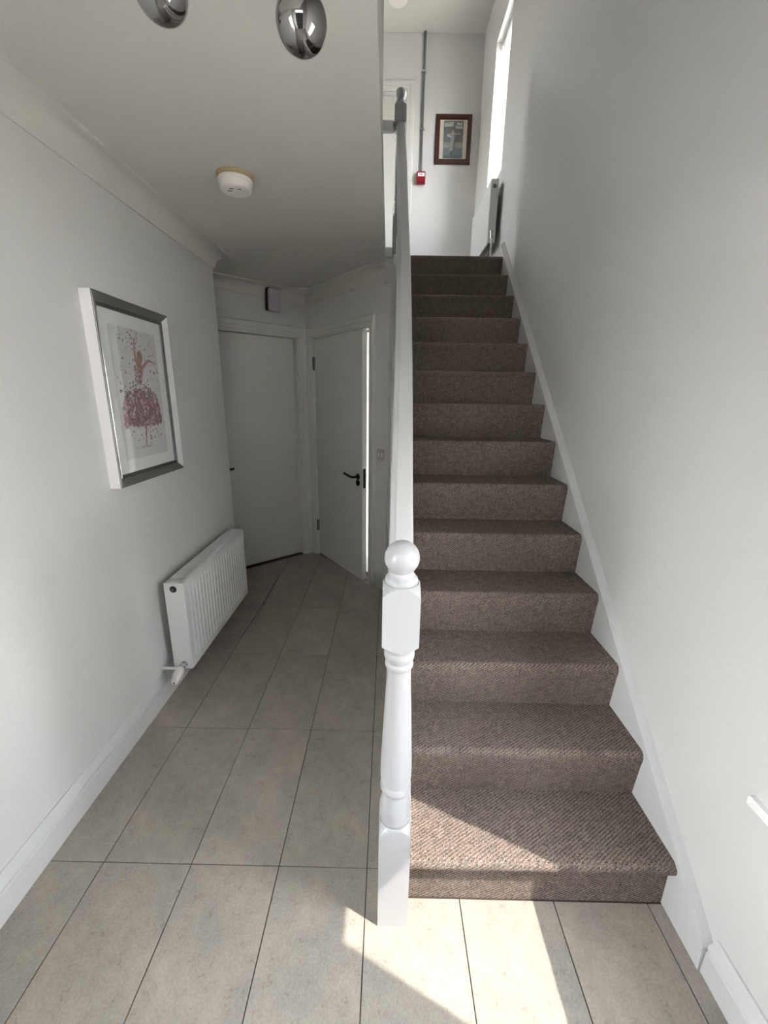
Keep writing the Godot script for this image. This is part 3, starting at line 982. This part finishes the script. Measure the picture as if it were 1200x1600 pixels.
func build_pictures() -> void:
	# dancer picture on the left wall: deep white box frame with a mirrored face
	var z0 := -1.177
	var z1 := -0.633
	var y0 := 1.166
	var y1 := 1.915
	var p := thing("wall_picture", "silver mirrored frame with a dancer of red petals on the left wall", "picture", Vector3(-1.08, 1.54, -0.905))
	var face := func(q: Vector2, h: float) -> Vector3: return Vector3(h, q.y, q.x)
	part("box_side", MB.new().mould(P([z0, y0, z0, y1, z1, y1, z1, y0]), P([0.0005, -1.10, 0.002, -1.10, 0.002, -1.0565, 0.0005, -1.0565]), face, true), M.label, p)
	var outer := [Vector2(z0, y0), Vector2(z1, y0), Vector2(z1, y1), Vector2(z0, y1)]
	for i in 4:
		var a: Vector2 = outer[i]
		var b: Vector2 = outer[(i + 1) % 4]
		var d := (b - a).normalized()
		var nn := Vector2(-d.y, d.x)
		# outer mirrored rail (uprights carry a painted pale reflection), narrow inner step, both mitred
		for s in [["mirror_rail", [[0.0, -1.10], [0.0, -1.055], [0.003, -1.0545], [0.034, -1.071], [0.034, -1.10]], M.mirror], ["inner_rail", [[0.034, -1.10], [0.034, -1.069], [0.036, -1.067], [0.046, -1.073], [0.046, -1.10]], M.silver]]:
			var ends := [[], []]
			for q in s[1]:
				ends[0].append(face.call(a + (d + nn) * q[0], q[1]))
				ends[1].append(face.call(b + (-d + nn) * q[0], q[1]))
			part(s[0], MB.new().skin(ends), M.pale_reflection if i % 2 == 1 and s[0] == "mirror_rail" else s[2], p, "", 12.0)
	part("edge_line", MB.new().mould(P([z0 - 0.0012, y0 - 0.0012, z0 - 0.0012, y1 + 0.0012, z1 + 0.0012, y1 + 0.0012, z1 + 0.0012, y0 - 0.0012]), P([-0.004, -1.0585, 0.0, -1.0585, 0.0, -1.0555, -0.004, -1.0555]), face, true).mould(P([z0 - 0.0012, y0 - 0.0012, z0 - 0.0012, y1 + 0.0012, z1 + 0.0012, y1 + 0.0012, z1 + 0.0012, y0 - 0.0012]), P([-0.004, -1.10, 0.0, -1.10, 0.0, -1.097, -0.004, -1.097]), face, true), M.black, p)
	part("mount", MB.new().box(Vector3(-1.082, y0 + 0.03, z0 + 0.03), Vector3(-1.079, y1 - 0.03, z1 - 0.03)), M.mount, p)
	quad_print("dancer_print", dancer_print(), Transform3D(Basis(UP, PI / 2), Vector3(-1.0785, (y0 + y1) / 2, (z0 + z1) / 2)), Vector2(0.345, 0.55), p)
	part("pane", MB.new().box(Vector3(-1.0760, y0 + 0.034, z0 + 0.034), Vector3(-1.0745, y1 - 0.034, z1 - 0.034)), M.glass, p)

	# small poster on the landing wall
	var q := thing("framed_poster", "small old advertisement poster in a dark red-brown wooden frame on the landing wall", "picture", Vector3(0.693, 4.245, -4.36))
	var xy := func(c: Vector2, h: float) -> Vector3: return Vector3(c.x, c.y, h)
	var o2 := [Vector2(0.500, 4.021), Vector2(0.886, 4.021), Vector2(0.886, 4.469), Vector2(0.500, 4.469)]
	for i in 4:
		var a: Vector2 = o2[i]
		var b: Vector2 = o2[(i + 1) % 4]
		var d := (b - a).normalized()
		var nn := Vector2(-d.y, d.x)
		var rail := MB.new()
		for s in [[0.0, 0.046, -4.37, -4.350], [0.006, 0.034, -4.35, -4.345]]:
			var w0: float = s[0]
			var w1: float = s[1]
			rail.slab(PackedVector2Array([a + (d + nn) * w0, b + (-d + nn) * w0, b + (-d + nn) * w1, a + (d + nn) * w1]), xy, s[2], s[3])
		part("frame_rail", rail, M.wood, q)
	part("mount", MB.new().box(Vector3(0.54, 4.06, -4.366), Vector3(0.85, 4.43, -4.360)), M.cream, q)
	var sheet := quad_print("poster_print", poster_print(), Transform3D(Basis(), Vector3(0.693, 4.245, -4.3595)), Vector2(0.212, 0.338), q)
	words("lettering", "NUGGET", 0.036, Transform3D(Basis(Vector3(0, 0, 1), 0.10), Vector3(0.645, 4.380, -4.3590)), M.print_white, sheet, 0.098)
	words("lettering", "Boot", 0.026, Transform3D(Basis(), Vector3(0.757, 4.388, -4.3590)), M.print_white, sheet, 0.056)
	words("lettering", "Polish", 0.026, Transform3D(Basis(), Vector3(0.752, 4.356, -4.3590)), M.print_white, sheet, 0.072)
	part("pane", MB.new().box(Vector3(0.545, 4.066, -4.3575), Vector3(0.841, 4.424, -4.356)), M.glass, q)


func build_fittings() -> void:
	# red call point with its conduit
	var c := thing("fire_call_point", "red fire alarm call point with a white label beside the landing door", "alarm", Vector3(0.358, 3.887, -4.345))
	part("back_box", MB.new().box(Vector3(0.308, 3.832, -4.37), Vector3(0.406, 3.942, -4.335), 0.004), M.red, c)
	var plate := part("front_plate", MB.new().box(Vector3(0.313, 3.836, -4.335), Vector3(0.402, 3.938, -4.315), 0.005), M.red, c)
	var strip := part("label_strip", MB.new().box(Vector3(0.322, 3.889, -4.3155), Vector3(0.395, 3.921, -4.3135), 0.0005), M.label, c)
	var marks := MB.new()
	for s in [-1.0, 1.0]:
		marks.slab(P([0.358 + s * 0.008, 3.906, 0.358 + s * 0.020, 3.912, 0.358 + s * 0.020, 3.900]), func(p: Vector2, h: float) -> Vector3: return Vector3(p.x, p.y, h), -4.3135, -4.3128)
	marks.lathe([[0.0, 0.0], [0.0, 0.006], [0.0007, 0.006], [0.0007, 0.0]], 16, 0.0, Transform3D(Basis(Vector3.RIGHT, PI / 2), Vector3(0.358, 3.906, -4.3135)))
	part("printed_mark", marks, M.black, strip)
	var k := thing("conduit", "thin grey cable conduit running down the landing wall to the call point", "conduit", Vector3(0.356, 3.942, -4.352))
	part("tube", MB.new().tube([Vector3(0.356, 3.943, -4.353), Vector3(0.356, 4.5, -4.353), Vector3(0.357, HIGH, -4.353)], 0.0115, 14), M.steel, k)
	for y in [4.335, 4.832]:
		part("saddle_clip", MB.new().box(Vector3(0.330, y - 0.009, -4.37), Vector3(0.382, y + 0.009, -4.366), 0.001).tube([Vector3(0.356, y - 0.009, -4.353), Vector3(0.356, y + 0.009, -4.353)], 0.0145, 14), M.chrome, k)
	# roller blind at the head of the landing window
	var b := thing("roller_blind", "rolled-up white blind at the head of the landing window", "blind", Vector3(1.06, 4.62, -3.46))
	part("roll", MB.new().tube([Vector3(1.055, 4.635, -3.70), Vector3(1.055, 4.635, -3.4), Vector3(1.055, 4.635, -3.19)], 0.030, 20), M.blind, b)
	part("bracket", MB.new().box(Vector3(1.02, 4.60, -3.712), Vector3(1.09, 4.68, -3.702), 0.002), M.white_plastic, b)
	# smoke alarms
	var s := thing("smoke_alarm", "round white smoke alarm on a yellowed patch of the hall ceiling", "smoke alarm", Vector3(-0.605, CEIL, -0.975))
	var at := Transform3D(Basis(), Vector3(-0.605, CEIL, -0.975))
	part("old_paint_ring", MB.new().lathe([[0.0, 0.0], [0.0, 0.074], [-0.012, 0.0725], [-0.015, 0.067], [-0.015, 0.0]], 40, 0.0, at), M.ivory, s)
	part("base", MB.new().lathe([[-0.015, 0.0], [-0.015, 0.067], [-0.018, 0.0695], [-0.028, 0.069], [-0.030, 0.064], [-0.034, 0.064], [-0.034, 0.0]], 40, 0.0, at), M.white_plastic, s)
	var cover := part("cover", MB.new().lathe([[-0.034, 0.0], [-0.034, 0.0645], [-0.050, 0.0635], [-0.0555, 0.060], [-0.0585, 0.052], [-0.0595, 0.034], [-0.0595, 0.0]], 40, 0.0, at), M.white_plastic, s)
	var holes := MB.new()
	for i in 3:
		holes.box(at * Vector3(-0.030 + 0.007 * i, -0.0603, 0.008), at * Vector3(-0.0265 + 0.007 * i, -0.0590, 0.018))
	holes.box(at * Vector3(-0.016, -0.0603, 0.030), at * Vector3(0.000, -0.0590, 0.034)).box(at * Vector3(0.016, -0.0603, 0.026), at * Vector3(0.030, -0.0590, 0.030))
	part("sound_slot", holes, M.black, cover)
	s = thing("smoke_alarm", "round white alarm on the high ceiling over the landing", "smoke alarm", Vector3(0.070, HIGH, -3.96))
	at = Transform3D(Basis(), Vector3(0.070, HIGH, -3.96))
	part("base", MB.new().lathe([[0.0, 0.0], [0.0, 0.096], [-0.012, 0.096], [-0.014, 0.090], [-0.014, 0.0]], 40, 0.0, at), M.white_plastic, s)
	part("cover", MB.new().lathe([[-0.014, 0.0], [-0.014, 0.092], [-0.035, 0.088], [-0.045, 0.075], [-0.048, 0.0]], 40, 0.0, at), M.white_plastic, s)
	part("indicator", MB.new().box(at * Vector3(-0.008, -0.0475, 0.02), at * Vector3(0.008, -0.0455, 0.05)), M.black, s)
	# sensor box over the left door
	var n := thing("sensor_box", "small lilac-white sensor box on the cornice above the closed door", "sensor", corner + ux.basis.x * -0.355 + Vector3(0, 2.22, 0))
	var tilt := ux * Transform3D(Basis(UP, 0.12) * Basis(Vector3.RIGHT, 0.05), Vector3(-0.352, 2.305, 0.052))
	part("back_shell", MB.new().box(Vector3(-0.050, -0.078, -0.035), Vector3(0.052, 0.090, 0.012), 0.004, tilt), M.black, n)
	part("front_cover", MB.new().box(Vector3(-0.053, -0.086, 0.000), Vector3(0.054, 0.084, 0.040), 0.009, tilt), M.lilac, n)
	part("bracket", MB.new().box(Vector3(0.05, -0.02, -0.05), Vector3(0.058, 0.085, 0.0), 0.001, tilt), M.white_plastic, n)
	# light switch between the ajar door and the stairs
	var l := thing("light_switch", "small pale two-gang light switch on the wall between ajar door and stairs", "light switch", vx * Vector3(1.085, 1.122, 0.004))
	part("plate", MB.new().box(Vector3(1.041, 1.079, 0.0), Vector3(1.129, 1.166, 0.007), 0.003, vx), M.switch, l)
	for x in [1.066, 1.104]:
		part("rocker", MB.new().box(Vector3(x - 0.010, 1.104, 0.007), Vector3(x + 0.010, 1.134, 0.011), 0.002, vx), M.white_plastic, l)
	# mirror-glass pendants, their globes just inside the top of the frame
	for g in [[Vector3(-0.129, 2.2177, 0.05), "smoked mirror globe pendant nearer the stairs, shown almost whole"], [Vector3(-0.388, 2.263, 0.05), "smoked mirror globe pendant on the left, cut by the top edge"]]:
		var o: Vector3 = g[0]
		var d := thing("pendant_light", g[1], "pendant light", Vector3(o.x, CEIL, o.z), "smoked globe pendants")
		var prof := []
		for i in 29:
			var t := deg_to_rad(-90.0 + 162.0 * i / 28.0)
			prof.append([o.y + 0.0475 * sin(t), 0.0475 * cos(t)])
		part("globe", MB.new().lathe(prof, 64, 0.0, Transform3D(Basis(), Vector3(o.x, 0, o.z))), M.smoked, d)
		part("lamp_cap", MB.new().lathe([[o.y + 0.044, 0.0], [o.y + 0.044, 0.016], [o.y + 0.07, 0.013], [o.y + 0.074, 0.0]], 24, 0.0, Transform3D(Basis(), Vector3(o.x, 0, o.z))), M.chrome, d)
		part("stem", MB.new().tube([Vector3(o.x, o.y + 0.07, o.z), Vector3(o.x, CEIL - 0.012, o.z)], 0.004), M.chrome, d)
		part("ceiling_rose", MB.new().lathe([[CEIL - 0.014, 0.0], [CEIL - 0.014, 0.040], [CEIL - 0.003, 0.045], [CEIL, 0.045], [CEIL, 0.0]], 32, 0.0, Transform3D(Basis(), Vector3(o.x, 0, o.z))), M.chrome, d)


func _ready() -> void:
	rng.seed = 4
	# camera: a hand-held wide lens, tilted down 15 degrees and rolled by one
	var cam := Camera3D.new()
	cam.name = "camera"
	add_child(cam)
	cam.transform = Transform3D(Basis(UP, 0.0069) * Basis(Vector3.RIGHT, -0.2693) * Basis(Vector3(0, 0, 1), 0.0157), Vector3(0.0460, 1.5451, 1.0361))
	cam.fov = rad_to_deg(2.0 * atan(800.0 / 646.94))
	cam.near = 0.02
	cam.far = 100.0
	cam.current = true
	# sky, sun, exposure
	var env := Environment.new()
	var sm := ProceduralSkyMaterial.new()
	sm.sky_top_color = Color(0.84, 0.86, 0.90)
	sm.sky_horizon_color = Color(0.93, 0.93, 0.92)
	sm.sky_curve = 0.2
	sm.ground_horizon_color = Color(0.70, 0.69, 0.66)
	sm.ground_bottom_color = Color(0.52, 0.50, 0.47)
	sm.sun_angle_max = 1.0
	sm.sky_energy_multiplier = 4.6
	sm.ground_energy_multiplier = 4.6
	var sky := Sky.new()
	sky.sky_material = sm
	env.background_mode = Environment.BG_SKY
	env.sky = sky
	env.tonemap_mode = Environment.TONE_MAPPER_LINEAR
	env.tonemap_exposure = 1.38
	env.sdfgi_enabled = true
	env.ssao_enabled = true
	env.ssil_enabled = true
	var we := WorldEnvironment.new()
	we.name = "world_environment"
	we.environment = env
	add_child(we)
	var sun := DirectionalLight3D.new()
	sun.name = "sun"
	sun.light_color = Color(1.0, 0.97, 0.92)
	sun.light_energy = 3.0
	sun.light_angular_distance = 0.5
	sun.shadow_enabled = true
	sun.sky_mode = DirectionalLight3D.SKY_MODE_LIGHT_ONLY
	add_child(sun)
	sun.look_at_from_position(Vector3(4, 6, 2), Vector3(4, 6, 2) + Vector3(-1.0, -1.42, -0.475))

	ux = Transform3D(Basis(-ud, UP, (-ud).cross(UP)), corner)
	vx = Transform3D(Basis(vd, UP, vd.cross(UP)), corner)
	make_materials()
	build_shell()
	build_doors()
	build_stairs()
	build_radiators()
	build_pictures()
	build_fittings()
